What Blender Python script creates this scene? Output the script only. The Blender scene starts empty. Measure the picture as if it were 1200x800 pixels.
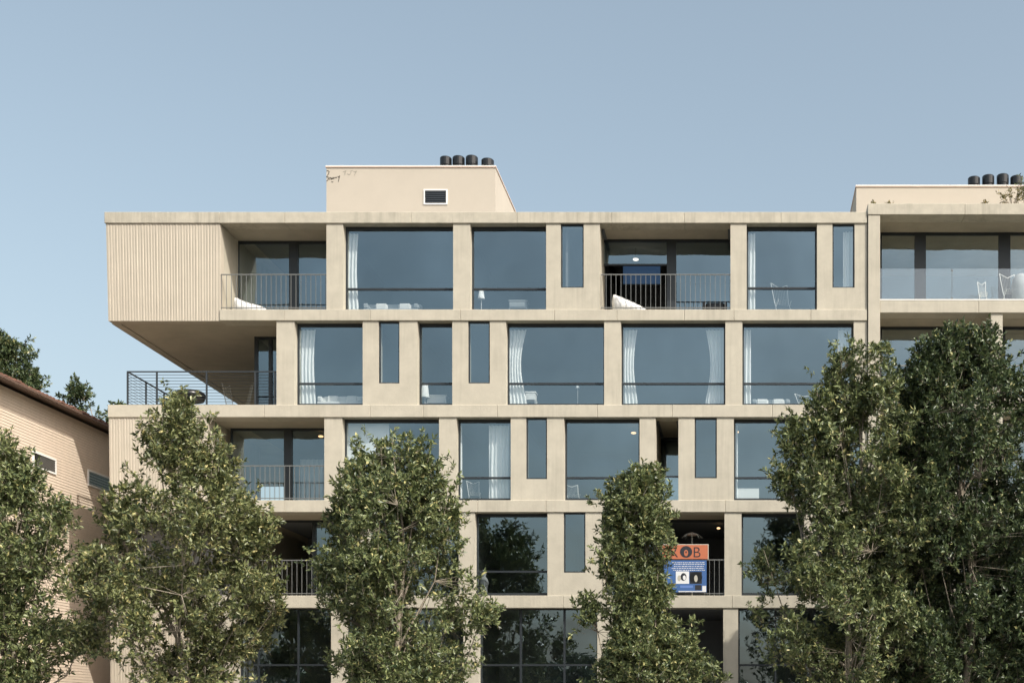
import bpy, bmesh, math, random
import numpy as np
from mathutils import Vector, Matrix
random.seed(7)
S = bpy.context.scene
COL = S.collection
R = math.radians

# ------------------------------------------------------------ camera, sky, sun
CD, PX0, PY0, PPM, CZ = 45.0, 870.0, 850.0, 34.0, 1.6
FPX = CD * PPM
cam = bpy.data.objects.new('camera', bpy.data.cameras.new('camera'))
COL.objects.link(cam); S.camera = cam
cam.location = (0, -CD, CZ); cam.rotation_euler = (R(90), 0, 0)
cam.data.sensor_width = 36; cam.data.lens = FPX / 1200 * 36
cam.data.shift_x = (600 - PX0) / 1200; cam.data.shift_y = (PY0 - 400) / 1200
cam.data.clip_start = .5; cam.data.clip_end = 3000

SUN_EL, SUN_AZ = R(44), R(50)             # azimuth measured to the right of the facade's normal
w = bpy.data.worlds.new('World'); S.world = w; w.use_nodes = True
nt = w.node_tree; nt.nodes.clear()
sky = nt.nodes.new('ShaderNodeTexSky'); sky.sky_type = 'NISHITA'; sky.sun_disc = False
sky.sun_elevation = SUN_EL; sky.sun_rotation = R(180) - SUN_AZ
sky.altitude = 0; sky.air_density = 1.25; sky.dust_density = 4.2; sky.ozone_density = 1.0
hs = nt.nodes.new('ShaderNodeHueSaturation'); hs.inputs['Saturation'].default_value = .70; hs.inputs['Hue'].default_value = .483
bg = nt.nodes.new('ShaderNodeBackground'); bg.inputs['Strength'].default_value = .147
wo = nt.nodes.new('ShaderNodeOutputWorld')
nt.links.new(sky.outputs[0], hs.inputs['Color']); nt.links.new(hs.outputs[0], bg.inputs[0]); nt.links.new(bg.outputs[0], wo.inputs[0])

sl = bpy.data.lights.new('sun', 'SUN'); sl.energy = 3.3; sl.angle = R(.5); sl.color = (1, .94, .84)
so = bpy.data.objects.new('sun', sl); COL.objects.link(so)
sv = Vector((math.sin(SUN_AZ) * math.cos(SUN_EL), -math.cos(SUN_AZ) * math.cos(SUN_EL), math.sin(SUN_EL)))
so.rotation_euler = sv.to_track_quat('Z', 'Y').to_euler(); so.location = (30, -30, 40)
S.view_settings.view_transform = 'Standard'; S.view_settings.look = 'None'
S.view_settings.exposure = 0.38; S.view_settings.gamma = 1
try:
    S.render.engine = 'CYCLES'; S.cycles.transparent_max_bounces = 16
except Exception: pass

# ------------------------------------------------------------ helpers
def X(px, d=0): return (px - PX0) * (CD + d) / FPX
def Z(py, d=0): return CZ + (PY0 - py) * (CD + d) / FPX

def mat(name, col, rough=.8, metal=0, var=0.0, scale=3.0, bump=0.0, bscale=40, streak=0.0, spec=.5, col2=None, coat=0):
    m = bpy.data.materials.new(name); m.use_nodes = True
    n = m.node_tree.nodes; l = m.node_tree.links
    b = n['Principled BSDF']; b.inputs['Base Color'].default_value = (*col, 1)
    b.inputs['Roughness'].default_value = rough; b.inputs['Metallic'].default_value = metal
    b.inputs['Specular IOR Level'].default_value = spec
    tc = n.new('ShaderNodeTexCoord'); geo = n.new('ShaderNodeNewGeometry')
    cur = None
    if var > 0:
        no = n.new('ShaderNodeTexNoise'); no.inputs['Scale'].default_value = scale; no.inputs['Detail'].default_value = 8
        no.inputs['Roughness'].default_value = .65
        l.new(geo.outputs['Position'], no.inputs['Vector'])
        cr = n.new('ShaderNodeValToRGB'); cr.color_ramp.elements[0].position = .3; cr.color_ramp.elements[1].position = .72
        c2 = col2 or tuple(c * (1 - var) for c in col)
        cr.color_ramp.elements[0].color = (*c2, 1); cr.color_ramp.elements[1].color = (*[min(1, c * (1 + var * .5)) for c in col], 1)
        l.new(no.outputs['Fac'], cr.inputs[0]); cur = cr.outputs[0]
    if streak > 0:
        mp = n.new('ShaderNodeMapping'); mp.inputs['Scale'].default_value = (9, 9, .45)
        l.new(geo.outputs['Position'], mp.inputs['Vector'])
        no = n.new('ShaderNodeTexNoise'); no.inputs['Scale'].default_value = 1.0; no.inputs['Detail'].default_value = 6
        l.new(mp.outputs[0], no.inputs['Vector'])
        n2 = n.new('ShaderNodeTexNoise'); n2.inputs['Scale'].default_value = .5; n2.inputs['Detail'].default_value = 2
        l.new(geo.outputs['Position'], n2.inputs['Vector'])
        mu = n.new('ShaderNodeMath'); mu.operation = 'MULTIPLY'; l.new(no.outputs['Fac'], mu.inputs[0]); l.new(n2.outputs['Fac'], mu.inputs[1])
        cr2 = n.new('ShaderNodeValToRGB'); cr2.color_ramp.elements[0].position = .24; cr2.color_ramp.elements[1].position = .42
        cr2.color_ramp.elements[0].color = (0, 0, 0, 1); cr2.color_ramp.elements[1].color = (streak,) * 3 + (1,)
        l.new(mu.outputs[0], cr2.inputs[0])
        mx = n.new('ShaderNodeMixRGB'); mx.blend_type = 'MIX'
        l.new(cr2.outputs[0], mx.inputs[0])
        if cur: l.new(cur, mx.inputs[1])
        else: mx.inputs[1].default_value = (*col, 1)
        mx.inputs[2].default_value = (col[0] * .42, col[1] * .42, col[2] * .40, 1); cur = mx.outputs[0]
    if cur: l.new(cur, b.inputs['Base Color'])
    if bump > 0:
        nb = n.new('ShaderNodeTexNoise'); nb.inputs['Scale'].default_value = bscale; nb.inputs['Detail'].default_value = 5
        l.new(geo.outputs['Position'], nb.inputs['Vector'])
        bu = n.new('ShaderNodeBump'); bu.inputs['Strength'].default_value = bump; bu.inputs['Distance'].default_value = .02
        l.new(nb.outputs['Fac'], bu.inputs['Height']); l.new(bu.outputs[0], b.inputs['Normal'])
    return m

def glass(name, refl=.25, rc=(.8, .92, 1), tc=(.78, .84, .86), wob=.012, var=.0):
    m = bpy.data.materials.new(name); m.use_nodes = True
    n = m.node_tree.nodes; l = m.node_tree.links; n.clear()
    o = n.new('ShaderNodeOutputMaterial'); g = n.new('ShaderNodeBsdfGlossy'); t = n.new('ShaderNodeBsdfTransparent')
    g.inputs['Roughness'].default_value = 0.0; g.inputs['Color'].default_value = (*rc, 1); t.inputs['Color'].default_value = (*tc, 1)
    geo = n.new('ShaderNodeNewGeometry'); no = n.new('ShaderNodeTexNoise'); no.inputs['Scale'].default_value = .9; no.inputs['Detail'].default_value = 1
    l.new(geo.outputs['Position'], no.inputs['Vector'])
    bu = n.new('ShaderNodeBump'); bu.inputs['Strength'].default_value = 1; bu.inputs['Distance'].default_value = wob
    l.new(no.outputs['Fac'], bu.inputs['Height']); l.new(bu.outputs[0], g.inputs['Normal'])
    # Schlick curve on |N.I| so that both faces of a pane behave alike
    dt = n.new('ShaderNodeVectorMath'); dt.operation = 'DOT_PRODUCT'; l.new(geo.outputs['Normal'], dt.inputs[0]); l.new(geo.outputs['Incoming'], dt.inputs[1])
    def mth(op, a, b=None, clamp=False):
        q = n.new('ShaderNodeMath'); q.operation = op; q.use_clamp = clamp
        for i, v_ in enumerate((a, b)):
            if v_ is None: continue
            if isinstance(v_, (int, float)): q.inputs[i].default_value = v_
            else: l.new(v_, q.inputs[i])
        return q.outputs[0]
    pw = mth('POWER', mth('SUBTRACT', 1.0, mth('ABSOLUTE', dt.outputs['Value']), True), 5.0)
    n3 = n.new('ShaderNodeTexNoise'); n3.inputs['Scale'].default_value = .35; n3.inputs['Detail'].default_value = 3; l.new(geo.outputs['Position'], n3.inputs['Vector'])
    vr = mth('MULTIPLY', mth('SUBTRACT', n3.outputs['Fac'], .5), var)
    ad = n.new('ShaderNodeMath'); ad.operation = 'ADD'; ad.use_clamp = True
    l.new(mth('MULTIPLY', pw, 1 - refl), ad.inputs[0]); l.new(mth('ADD', vr, refl), ad.inputs[1])
    mx = n.new('ShaderNodeMixShader'); l.new(ad.outputs[0], mx.inputs[0]); l.new(t.outputs[0], mx.inputs[1]); l.new(g.outputs[0], mx.inputs[2])
    l.new(mx.outputs[0], o.inputs[0])
    return m

M = {}
M['conc'] = mat('beige_concrete', (.515, .478, .388), .9, var=.13, scale=1.6, bump=.25, bscale=30, streak=.22)
M['cap'] = mat('weathered_concrete', (.515, .478, .388), .9, var=.16, scale=2.5, bump=.3, bscale=25, streak=.42)
M['ribbed'] = mat('ribbed_concrete', (.50, .45, .365), .9, var=.08, scale=1.1, bump=.15, bscale=30, streak=.12)
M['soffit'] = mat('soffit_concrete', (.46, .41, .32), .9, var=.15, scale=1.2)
M['stucco'] = mat('cream_stucco', (.515, .465, .388), .9, var=.05, scale=.9, bump=.2, bscale=60)
M['coping'] = mat('coping_metal', (.62, .48, .40), .5, var=.1)
M['frame'] = mat('dark_frame', (.022, .028, .033), .45)
M['rail'] = mat('grey_railing', (.20, .205, .195), .45, metal=.2)
M['dkrail'] = mat('dark_railing', (.035, .042, .048), .45)
M['white'] = mat('white_paint', (.8, .79, .76), .6)
M['glass'] = glass('window_glass', .235, (.68, .88, .98), (.86, .90, .91), var=.16)
M['clear'] = glass('clear_glass', .10, (1, 1, 1), (.93, .96, .96), .0)
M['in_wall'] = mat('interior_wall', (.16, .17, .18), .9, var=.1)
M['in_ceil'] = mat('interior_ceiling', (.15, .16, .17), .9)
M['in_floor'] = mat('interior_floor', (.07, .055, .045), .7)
M['black'] = mat('black_metal', (.010, .011, .012), .32, var=.2)
M['darkroom'] = mat('dark_room', (.03, .035, .04), .9)
M['cloth'] = mat('white_cloth', (.84, .84, .82), .9, var=.06, scale=5)
M['grey_cloth'] = mat('grey_cloth', (.35, .37, .38), .9, var=.1, scale=6)
M['roofing'] = mat('gravel_roofing', (.3, .29, .27), .95, var=.3, scale=20)
M['siding'] = mat('cream_siding', (.67, .565, .455), .75, var=.08, scale=4, streak=.06)
M['fascia'] = mat('brown_fascia', (.13, .085, .065), .6)
M['tile'] = mat('clay_tile', (.20, .10, .07), .85, var=.4, scale=8)
M['bark'] = mat('grey_bark', (.30, .26, .20), .9, var=.4, scale=14, bump=.5, bscale=40)
M['asphalt'] = mat('asphalt', (.05, .05, .052), .95, var=.2, scale=6, bump=.3, bscale=120)
M['paving'] = mat('concrete_paving', (.32, .30, .27), .9, var=.15, scale=1.5)
M['soil'] = mat('dry_ground', (.16, .14, .09), .95, var=.3, scale=.6)
M['orange'] = mat('orange_print', (.50, .155, .075), .7)
M['blue'] = mat('blue_print', (.05, .13, .33), .6)
M['ink'] = mat('black_ink', (.02, .022, .03), .7)
M['chalk'] = mat('faded_ink', (.50, .48, .41), .9)
M['faded'] = mat('faded_scrawl_ink', (.33, .31, .26), .9)
M['scrawl'] = mat('scrawl_ink', (.10, .09, .075), .9)
M['paper'] = mat('white_print', (.75, .76, .76), .7)
M['paleb'] = mat('pale_blue_print', (.12, .22, .52), .7)
M['mesh'] = mat('vent_mesh', (.17, .16, .14), .6)

def leaf_mat(name, dark, light, young, yfrac=.07, rough=.38):
    m = bpy.data.materials.new(name); m.use_nodes = True
    n = m.node_tree.nodes; l = m.node_tree.links; n.clear()
    o = n.new('ShaderNodeOutputMaterial'); geo = n.new('ShaderNodeNewGeometry')
    cr = n.new('ShaderNodeValToRGB'); e = cr.color_ramp.elements
    e[0].position = 0; e[0].color = (*dark, 1); e[1].position = .72; e[1].color = (*light, 1)
    a = e.new(1 - yfrac); a.color = (*light, 1); a2 = e.new(min(.999, 1 - yfrac + .02)); a2.color = (*young, 1)
    l.new(geo.outputs['Random Per Island'], cr.inputs[0])
    p = n.new('ShaderNodeBsdfPrincipled'); l.new(cr.outputs[0], p.inputs['Base Color']); p.inputs['Roughness'].default_value = rough
    p.inputs['Specular IOR Level'].default_value = .5
    t = n.new('ShaderNodeBsdfTranslucent'); l.new(cr.outputs[0], t.inputs['Color'])
    mx = n.new('ShaderNodeMixShader'); mx.inputs[0].default_value = .16
    l.new(p.outputs[0], mx.inputs[1]); l.new(t.outputs[0], mx.inputs[2]); l.new(mx.outputs[0], o.inputs[0])
    return m
M['leaf'] = leaf_mat('glossy_leaf', (.030, .055, .026), (.225, .262, .108), (.48, .44, .19))
M['leafw'] = leaf_mat('warm_leaf', (.035, .058, .026), (.25, .272, .112), (.50, .44, .19), .08)
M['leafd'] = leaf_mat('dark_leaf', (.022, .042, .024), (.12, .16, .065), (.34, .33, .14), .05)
M['leafy'] = leaf_mat('dry_leaf', (.08, .085, .03), (.2, .17, .06), (.4, .3, .1), .2)

def lamp_mat(name, c, s):
    m = bpy.data.materials.new(name); m.use_nodes = True; b = m.node_tree.nodes['Principled BSDF']
    b.inputs['Emission Color'].default_value = (*c, 1); b.inputs['Emission Strength'].default_value = s
    b.inputs['Base Color'].default_value = (*c, 1); return m
M['warm'] = lamp_mat('warm_lamp', (1, .62, .3), 1.6)
M['cool'] = lamp_mat('white_lamp', (1, .9, .75), 1.6)

def link(name, me, m, parent=None):
    o = bpy.data.objects.new(name, me); COL.objects.link(o)
    if m is not None: me.materials.clear(); me.materials.append(m)
    if parent is not None: o.parent = parent
    return o
def tag(o, label, cat, group=None):
    o['label'] = label; o['category'] = cat
    if group: o['group'] = group
    return o
def thing(name, label, cat, loc=(0, 0, 0), group=None):
    o = bpy.data.objects.new(name, None); COL.objects.link(o); o.location = loc; o.empty_display_size = .2
    return tag(o, label, cat, group)
class MB:
    """collects boxes and tubes in coordinates relative to an origin"""
    def __init__(s, org=(0, 0, 0)): s.v = []; s.f = []; s.o = Vector(org)
    def box(s, x0, x1, y0, y1, z0, z1):
        if x0 > x1: x0, x1 = x1, x0
        if z0 > z1: z0, z1 = z1, z0
        if y0 > y1: y0, y1 = y1, y0
        b = len(s.v)
        for z in (z0, z1):
            for x, y in ((x0, y0), (x1, y0), (x1, y1), (x0, y1)): s.v.append(Vector((x, y, z)) - s.o)
        s.f += [tuple(b + i for i in q) for q in ((3, 2, 1, 0), (4, 5, 6, 7), (0, 1, 5, 4), (1, 2, 6, 5), (2, 3, 7, 6), (3, 0, 4, 7))]
        return s
    def tube(s, pts, r, n=6, r2=None, cap=True):
        pts = [Vector(p) for p in pts]; b = len(s.v); k = len(pts)
        for i, p in enumerate(pts):
            t = (pts[min(i + 1, k - 1)] - pts[max(i - 1, 0)]).normalized()
            u = t.orthogonal().normalized() if abs(t.z) > .9 else t.cross(Vector((0, 0, 1))).normalized()
            v = t.cross(u); rr = r if r2 is None else r + (r2 - r) * i / (k - 1)
            if isinstance(r, (list, tuple)): rr = r[i]
            for j in range(n):
                a = 2 * math.pi * j / n; s.v.append(p + (u * math.cos(a) + v * math.sin(a)) * rr - s.o)
        for i in range(k - 1):
            for j in range(n):
                a = b + i * n + j; c = b + i * n + (j + 1) % n; s.f.append((a, c, c + n, a + n))
        if cap: s.f.append(tuple(b + j for j in reversed(range(n)))); s.f.append(tuple(b + (k - 1) * n + j for j in range(n)))
        return s
    def lathe(s, c, prof, n=20):
        c = Vector(c); b = len(s.v)
        for r, z in prof:
            for j in range(n): a = 2 * math.pi * j / n; s.v.append(c + Vector((r * math.cos(a), r * math.sin(a), z)) - s.o)
        for i in range(len(prof) - 1):
            for j in range(n): a = b + i * n + j; d = b + i * n + (j + 1) % n; s.f.append((a, d, d + n, a + n))
        s.f.append(tuple(b + j for j in reversed(range(n)))); s.f.append(tuple(b + (len(prof) - 1) * n + j for j in range(n)))
        return s
    def poly(s, pts, faces):
        b = len(s.v); s.v += [Vector(p) - s.o for p in pts]; s.f += [tuple(b + i for i in f) for f in faces]; return s
    def mesh(s, name, smooth=False):
        me = bpy.data.meshes.new(name); me.from_pydata([tuple(v) for v in s.v], [], s.f)
        if smooth: me.polygons.foreach_set('use_smooth', [True] * len(me.polygons))
        me.update(); return me
    def build(s, name, m, parent=None, smooth=False, bevel=0, at=None):
        me = s.mesh(name, smooth)
        bm = bmesh.new(); bm.from_mesh(me); bmesh.ops.recalc_face_normals(bm, faces=bm.faces)
        if bevel: bmesh.ops.bevel(bm, geom=list(bm.edges), offset=bevel, segments=1, affect='EDGES')
        bm.to_mesh(me); bm.free()
        o = link(name, me, m, parent)
        if at is not None: o.location = at
        return o
def pbox(name, m, parent, x0, x1, y0, y1, z0, z1, bevel=0):
    """box part whose own origin is its bottom centre"""
    c = Vector(((x0 + x1) / 2, (y0 + y1) / 2, min(z0, z1)))
    o = MB(c).box(x0, x1, y0, y1, z0, z1).build(name, m, parent, bevel=bevel)
    base = org_of(parent); o.location = c - base
    return o
def org_of(p):
    v = Vector((0, 0, 0))
    while p is not None: v += p.location; p = p.parent
    return v
def structure(o): o['kind'] = 'structure'; return o
def stuff(o): o['kind'] = 'stuff'; return o

# ------------------------------------------------------------ ground and street
structure(MB().box(-700, 700, -500, 900, -.6, -.16).build('ground', M['soil']))
structure(MB().box(-300, 300, -60, -12, -.30, -.12).build('road', M['asphalt']))
structure(MB().box(-300, 300, -12 + .15, -2, -.2, 0).build('pavement', M['paving']))
structure(MB().box(-300, 300, -1.997, 30, -.2, -.03).build('added_dark_ground', M['soil']))  # unseen dark ground added to lessen bounce light between the buildings
structure(MB().box(-300, 300, -12, -11.853, -.2, .004).build('kerb', M['conc']))
structure(MB().box(-300, 300, -80, -60.0, -.25, 0).build('far_pavement', M['paving']))
lm = MB()
for i in range(-20, 21): lm.box(i * 9, i * 9 + 3, -36.07, -35.93, -.125, -.116)
structure(lm.build('road_marking', M['white']))

# ------------------------------------------------------------ main building
XL, XR = X(127), X(1016)
DEP = 13.0
bld = thing('apartment_building', 'beige concrete apartment building with deep set windows, ribbed left corner and cantilevered upper storey', 'apartment building', (X(570), 0, 0))

def slab(parent, x0, x1, y0, y1, joints, m, proud=.05, back=.6):
    xs = [x0] + joints + [x1]
    for a, b in zip(xs[:-1], xs[1:]):
        pbox('slab', m, parent, X(a) + (.003 if a != x0 else 0), X(b) - (.003 if b != x1 else 0), -proud, back, Z(y1), Z(y0), bevel=.012)
slab(bld, 123, 1016, 249, 262, [258, 334, 482, 606, 716, 802, 915], M['cap'])
slab(bld, 258, 1016, 363, 376, [334, 434, 540, 650, 723, 802, 860, 950], M['conc'])
slab(bld, 127, 1016, 474.5, 489, [200, 310, 434, 496, 583, 700, 788, 905], M['conc'])
slab(bld, 243, 1016, 586, 600, [334, 470, 560, 640, 730, 850, 940], M['conc'])
slab(bld, 127, 1016, 697.5, 712, [240, 334, 450, 555, 660, 745, 858, 940], M['conc'])

def ribbed(x0t, x0b, x1, y0, y1):
    """corrugated precast panel; vertical ribs, slightly tapering left edge"""
    n = int((x1 - x0t) / 3.3); mb = MB((X(x1), 0, Z(y1))); zt, zb = Z(y0), Z(y1)
    P = []
    for i in range(n):
        for u, dy in ((0, .0), (.22, .0), (.36, -.008 - .004 * math.sin(i * 2.7)), (.86, -.008 - .004 * math.sin(i * 2.7))):
            P.append(((i + u) / n, dy))
    P.append((1, 0))
    v = []; f = []
    for t, dy in P:
        v.append((X(x0t + (x1 - x0t) * t), dy, zt)); v.append((X(x0b + (x1 - x0b) * t), dy, zb))
    for i in range(len(P) - 1): f.append((2 * i, 2 * i + 1, 2 * i + 3, 2 * i + 2))
    k = len(v)
    v += [(X(x0t), .35, zt), (X(x0b), .35, zb), (X(x1), .35, zt), (X(x1), .35, zb)]
    f += [(0, k, k + 1, 1), (k - 2, k - 1, k + 3, k + 2), (k, k + 2, k + 3, k + 1)]
    f.append(tuple([2 * i for i in range(len(P))] + [k + 2, k])); f.append(tuple([2 * i + 1 for i in range(len(P))] + [k + 3, k + 1]))
    o = mb.poly(v, f).build('ribbed_panel', M['ribbed'], bld); o.location = Vector((X(x1), 0, Z(y1))) - bld.location
    return o
ribbed(124.2, 127, 258, 262, 376)
ribbed(127.5, 129, 243, 489, 600)
ribbed(129, 130, 250, 712, 905)
# side walls and volumes of the three closed left blocks
for (xa, xb, yt, yb) in ((125.5, 258, 262, 376), (128.5, 243, 489, 600), (129.5, 250, 712, 904.4)):
    pbox('side_wall', M['ribbed'], bld, X(xa), X(xa) + .3, .352, DEP, Z(yt), Z(yb))
    pbox('balcony_side_wall', M['conc'], bld, X(xb) - .3, X(xb), .352, 5, Z(yt), Z(yb) + .255 if yb < 900 else 0)
# soffit plates under the cantilevers
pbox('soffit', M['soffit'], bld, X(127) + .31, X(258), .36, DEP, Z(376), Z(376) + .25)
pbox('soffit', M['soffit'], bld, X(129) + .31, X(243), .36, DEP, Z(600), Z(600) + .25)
# floor plates behind the slab edges (concrete undersides show in the balconies)
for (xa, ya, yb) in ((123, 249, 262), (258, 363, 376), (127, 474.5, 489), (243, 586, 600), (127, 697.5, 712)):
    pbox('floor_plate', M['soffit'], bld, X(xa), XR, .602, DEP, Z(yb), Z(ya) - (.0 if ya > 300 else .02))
pbox('back_wall', M['stucco'], bld, X(300), XR, DEP - .3, DEP - .003, 0, Z(262) - .01)
pbox('roof', M['roofing'], bld, X(125), XR - .2, .7, DEP - .1, Z(249) - .015, Z(249) + .02)

# storeys: closed parts between cells are pillars
ROWS = {1: (262, 363), 2: (376, 474.5), 3: (489, 586), 4: (600, 697.5), 5: (712, 903.5)}
def pillar(x0, x1, y0, y1, parent=bld, m=None, pr=.0): pbox('pillar', m or M['conc'], parent, X(x0), X(x1), pr, .5, Z(y0), Z(y1))

def window(parent, x0, x1, y0, y1, tr=None, rec=.30, ft=.11, fs=.055, fb=.08, mull=(), gm=None, nm='window'):
    """frame mesh in perspective-free wall coordinates; pane, transom and mullions are its children"""
    xa, xb, zt, zb = X(x0), X(x1), Z(y0), Z(y1)
    org = Vector(((xa + xb) / 2, rec, zb)); d0, d1 = rec, rec + .09
    f = MB(org).box(xa, xb, d0, d1, zt - ft, zt).box(xa, xb, d0, d1, zb, zb + fb).box(xa, xa + fs, d0, d1, zb + fb, zt - ft).box(xb - fs, xb, d0, d1, zb + fb, zt - ft)
    fo = f.build(nm, M['frame'], parent); fo.location = org - org_of(parent)
    cuts = [zb + fb, zt - ft]
    if tr:
        tz = Z(tr) - .005
        t = MB(org).box(xa + fs, xb - fs, d0 - .004, d1, tz - .032, tz + .032).build('transom', M['frame'], fo); cuts = [zb + fb, tz - .032, tz + .032, zt - ft]
    xs = [xa + fs]
    for m in mull:
        xm = X(m[0]); wm = m[1] / PPM / 2
        MB(org).box(xm - wm, xm + wm, d0 - .006, d1, zb + fb, zt - ft).build('mullion', M['frame'], fo)
        xs += [xm - wm, xm + wm]
    xs.append(xb - fs)
    for i in range(0, len(cuts), 2):
        for j in range(0, len(xs), 2):
            MB(org).poly([(xs[j], d0 + .045, cuts[i]), (xs[j + 1], d0 + .045, cuts[i]), (xs[j + 1], d0 + .045, cuts[i + 1]), (xs[j], d0 + .045, cuts[i + 1])], [(0, 1, 2, 3)]).build('pane', gm or M['glass'], fo)
    return fo

_bal = {}
def vert_railing(parent, x0, x1, ytop, ybot, d=.03, step=5.75):
    xa, xb, zt, zb = X(x0, d), X(x1, d), Z(ytop, d), Z(ybot, d)
    org = Vector(((xa + xb) / 2, d, zb))
    r = MB(org).box(xa, xb, d, d + .04, zt - .03, zt).box(xa, xb, d, d + .03, zb + .05, zb + .075).build('balcony_railing', M['rail'], parent)
    r.location = org - org_of(parent)
    n = max(2, int(round((xb - xa) / (step / PPM)))); h = zt - .03 - zb
    key = round(h, 3)
    if key not in _bal:
        me = MB().box(-.0075, .0075, .006, .022, .0, h).mesh('baluster'); me.materials.append(M['rail']); _bal[key] = me
    for i in range(n + 1):
        o = bpy.data.objects.new('baluster', _bal[key]); COL.objects.link(o); o.parent = r
        o.location = (xa + .012 + (xb - xa - .024) * i / n - org.x, 0.001, 0)
    return r

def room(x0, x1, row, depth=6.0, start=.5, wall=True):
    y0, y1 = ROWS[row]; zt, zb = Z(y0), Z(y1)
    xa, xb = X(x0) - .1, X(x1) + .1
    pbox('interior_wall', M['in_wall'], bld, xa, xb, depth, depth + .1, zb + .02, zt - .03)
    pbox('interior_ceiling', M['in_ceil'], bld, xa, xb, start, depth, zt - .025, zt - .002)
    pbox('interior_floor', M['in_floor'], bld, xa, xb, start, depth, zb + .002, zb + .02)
def partition(x, row, d0=.5, d1=6.0):
    y0, y1 = ROWS[row]; pbox('partition', M['in_wall'], bld, X(x) - .04, X(x) + .04, d0, d1, Z(y1) + .021, Z(y0) - .026)

def slot(x0, x1, y0, yb, row):
    ys = ROWS[row][1]
    window(bld, x0, x1, ROWS[row][0], yb, rec=.07, ft=.05, fs=.045, fb=.05)
    pbox('sill_panel', M['conc'], bld, X(x0), X(x1), 0, .5, Z(ys), Z(yb))

# row 1
for a, b in ((382.5, 402), (531, 551), (640, 657), (684, 703), (856, 875), (957.5, 975.5), (1001.5, 1016)): pillar(a, b, *ROWS[1])
window(bld, 402, 531, 262, 362, 335); window(bld, 551, 640, 262, 362, 335); window(bld, 875, 957.5, 262, 362, 334)
slot(657, 684, 0, 337, 1); slot(975.5, 1001.5, 0, 337, 1)
# row 2
for a, b in ((324, 345), (425, 443.5), (468, 489), (530, 548.5), (574, 593), (708, 727.5), (850, 870), (1000.5, 1016)): pillar(a, b, *ROWS[2])
for a, b in ((345, 425), (489, 530), (593, 708), (727.5, 850), (870, 1000.5)): window(bld, a, b, 376, 473, 446.5)
slot(443.5, 468, 0, 449, 2); slot(548.5, 574, 0, 449, 2)
# row 3
for a, b in ((380, 401), (514.5, 535), (598.5, 616.5), (641, 661), (749.5, 768.5), (795, 814), (840, 860), (972, 991), (1010, 1016)): pillar(a, b, *ROWS[3])
for a, b in ((401, 514.5), (535, 598.5), (661, 749.5), (860, 972)): window(bld, a, b, 489, 584.5, 557.5)
slot(616.5, 641, 0, 561, 3); slot(814, 840, 0, 560, 3)
window(bld, 991, 1010, 489, 584.5, 557.5)
# row 4
for a, b in ((412, 432), (537.5, 556.5), (641.5, 660.5), (686, 705), (849, 869), (942, 960), (1002, 1016)): pillar(a, b, *ROWS[4])
for a, b in ((432, 537.5), (556.5, 641.5), (869, 942), (960, 1002)): window(bld, a, b, 600, 696, 668)
slot(660.5, 686, 0, 670.5, 4)
# row 5
for a, b in ((250, 278), (388, 405), (543, 561), (700, 718), (847.5, 865), (1000, 1016)): pillar(a, b, *ROWS[5])
for a, b, mu in ((278, 388, ((299, 2), (346, 2))), (405, 543, ((451, 2), (497, 2))), (561, 700, ((608.5, 2.4), (660, 2.4))), (865, 1000, ((909, 2), (955, 2)))):
    window(bld, a, b, 712, 901, 778, mull=mu, ft=.04)

# balcony glazing: frames at real depth behind the opening
def doors(x0, x1, row, d, yb=None, mull=(), wallx=None, panes=None, parent=bld, rows=None, tr=None, trz=None):
    """full height glazing set back by d; x in photo pixels at that depth"""
    y0, y1 = rows or ROWS[row]; zt, zb = Z(y0), Z(y1) + .02
    xa, xb = X(x0, d), X(x1, d); org = Vector(((xa + xb) / 2, d, zb)); fs = .06
    f = MB(org).box(xa, xb, d, d + .1, zt - .09, zt - .003).box(xa, xb, d, d + .1, zb, zb + .08).box(xa, xa + fs, d, d + .1, zb + .08, zt - .09).box(xb - fs, xb, d, d + .1, zb + .08, zt - .09)
    fo = f.build('sliding_door', M['frame'], parent); fo.location = org - org_of(parent)
    xs = [xa + fs]
    for a, b in mull:
        MB(org).box(X(a, d), X(b, d), d - .03, d + .1, zb + .08, zt - .09).build('mullion', M['frame'], fo); xs += [X(a, d), X(b, d)]
    xs.append(xb - fs)
    for k, j in enumerate(range(0, len(xs), 2)):
        if panes and panes[k] == 0: continue
        lo = zb + .08
        if panes and panes[k] != 1:
            lo = Z(panes[k], d); MB(org).box(xs[j], xs[j + 1], d + .01, d + .08, lo - .06, lo).build('transom', M['frame'], fo)
        MB(org).poly([(xs[j], d + .05, lo), (xs[j + 1], d + .05, lo), (xs[j + 1], d + .05, zt - .09), (xs[j], d + .05, zt - .09)], [(0, 1, 2, 3)]).build('pane', M['glass'], fo)
    return fo
doors(277.5, 400, 1, 1.6, mull=((339, 349),))
doors(704, 866, 1, 1.45, mull=((781.5, 792.5),), panes=[309, 1])
doors(300, 345, 2, 1.8, mull=((315, 318.5),))
doors(270, 398, 3, 1.6, mull=((333, 342),))
doors(768, 800, 3, 3.1, mull=())
doors(292, 432, 4, 1.7, mull=((366, 370),), panes=[0, 1])
doors(715, 868, 4, 1.6, mull=((778, 786),), panes=[1, 0])
# side walls of the recesses
for row, xs, d in ((1, (382.5, 703, 856), 1.6), (3, (380, 768.5, 795), 1.6), (4, (412, 705, 849), 1.7), (2, (324,), 1.8)):
    y0, y1 = ROWS[row]
    for x in xs:
        dd = 3.2 if x in (768.5, 795) else d
        if x in (382.5, 856, 380, 795, 412, 849, 324): a, b = X(x) + .02, X(x) + .2
        else: a, b = X(x) - .2, X(x) - .02
        pbox('recess_wall', M['conc'], bld, a, b, .502, dd + .15, Z(y1), Z(y0))
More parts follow.
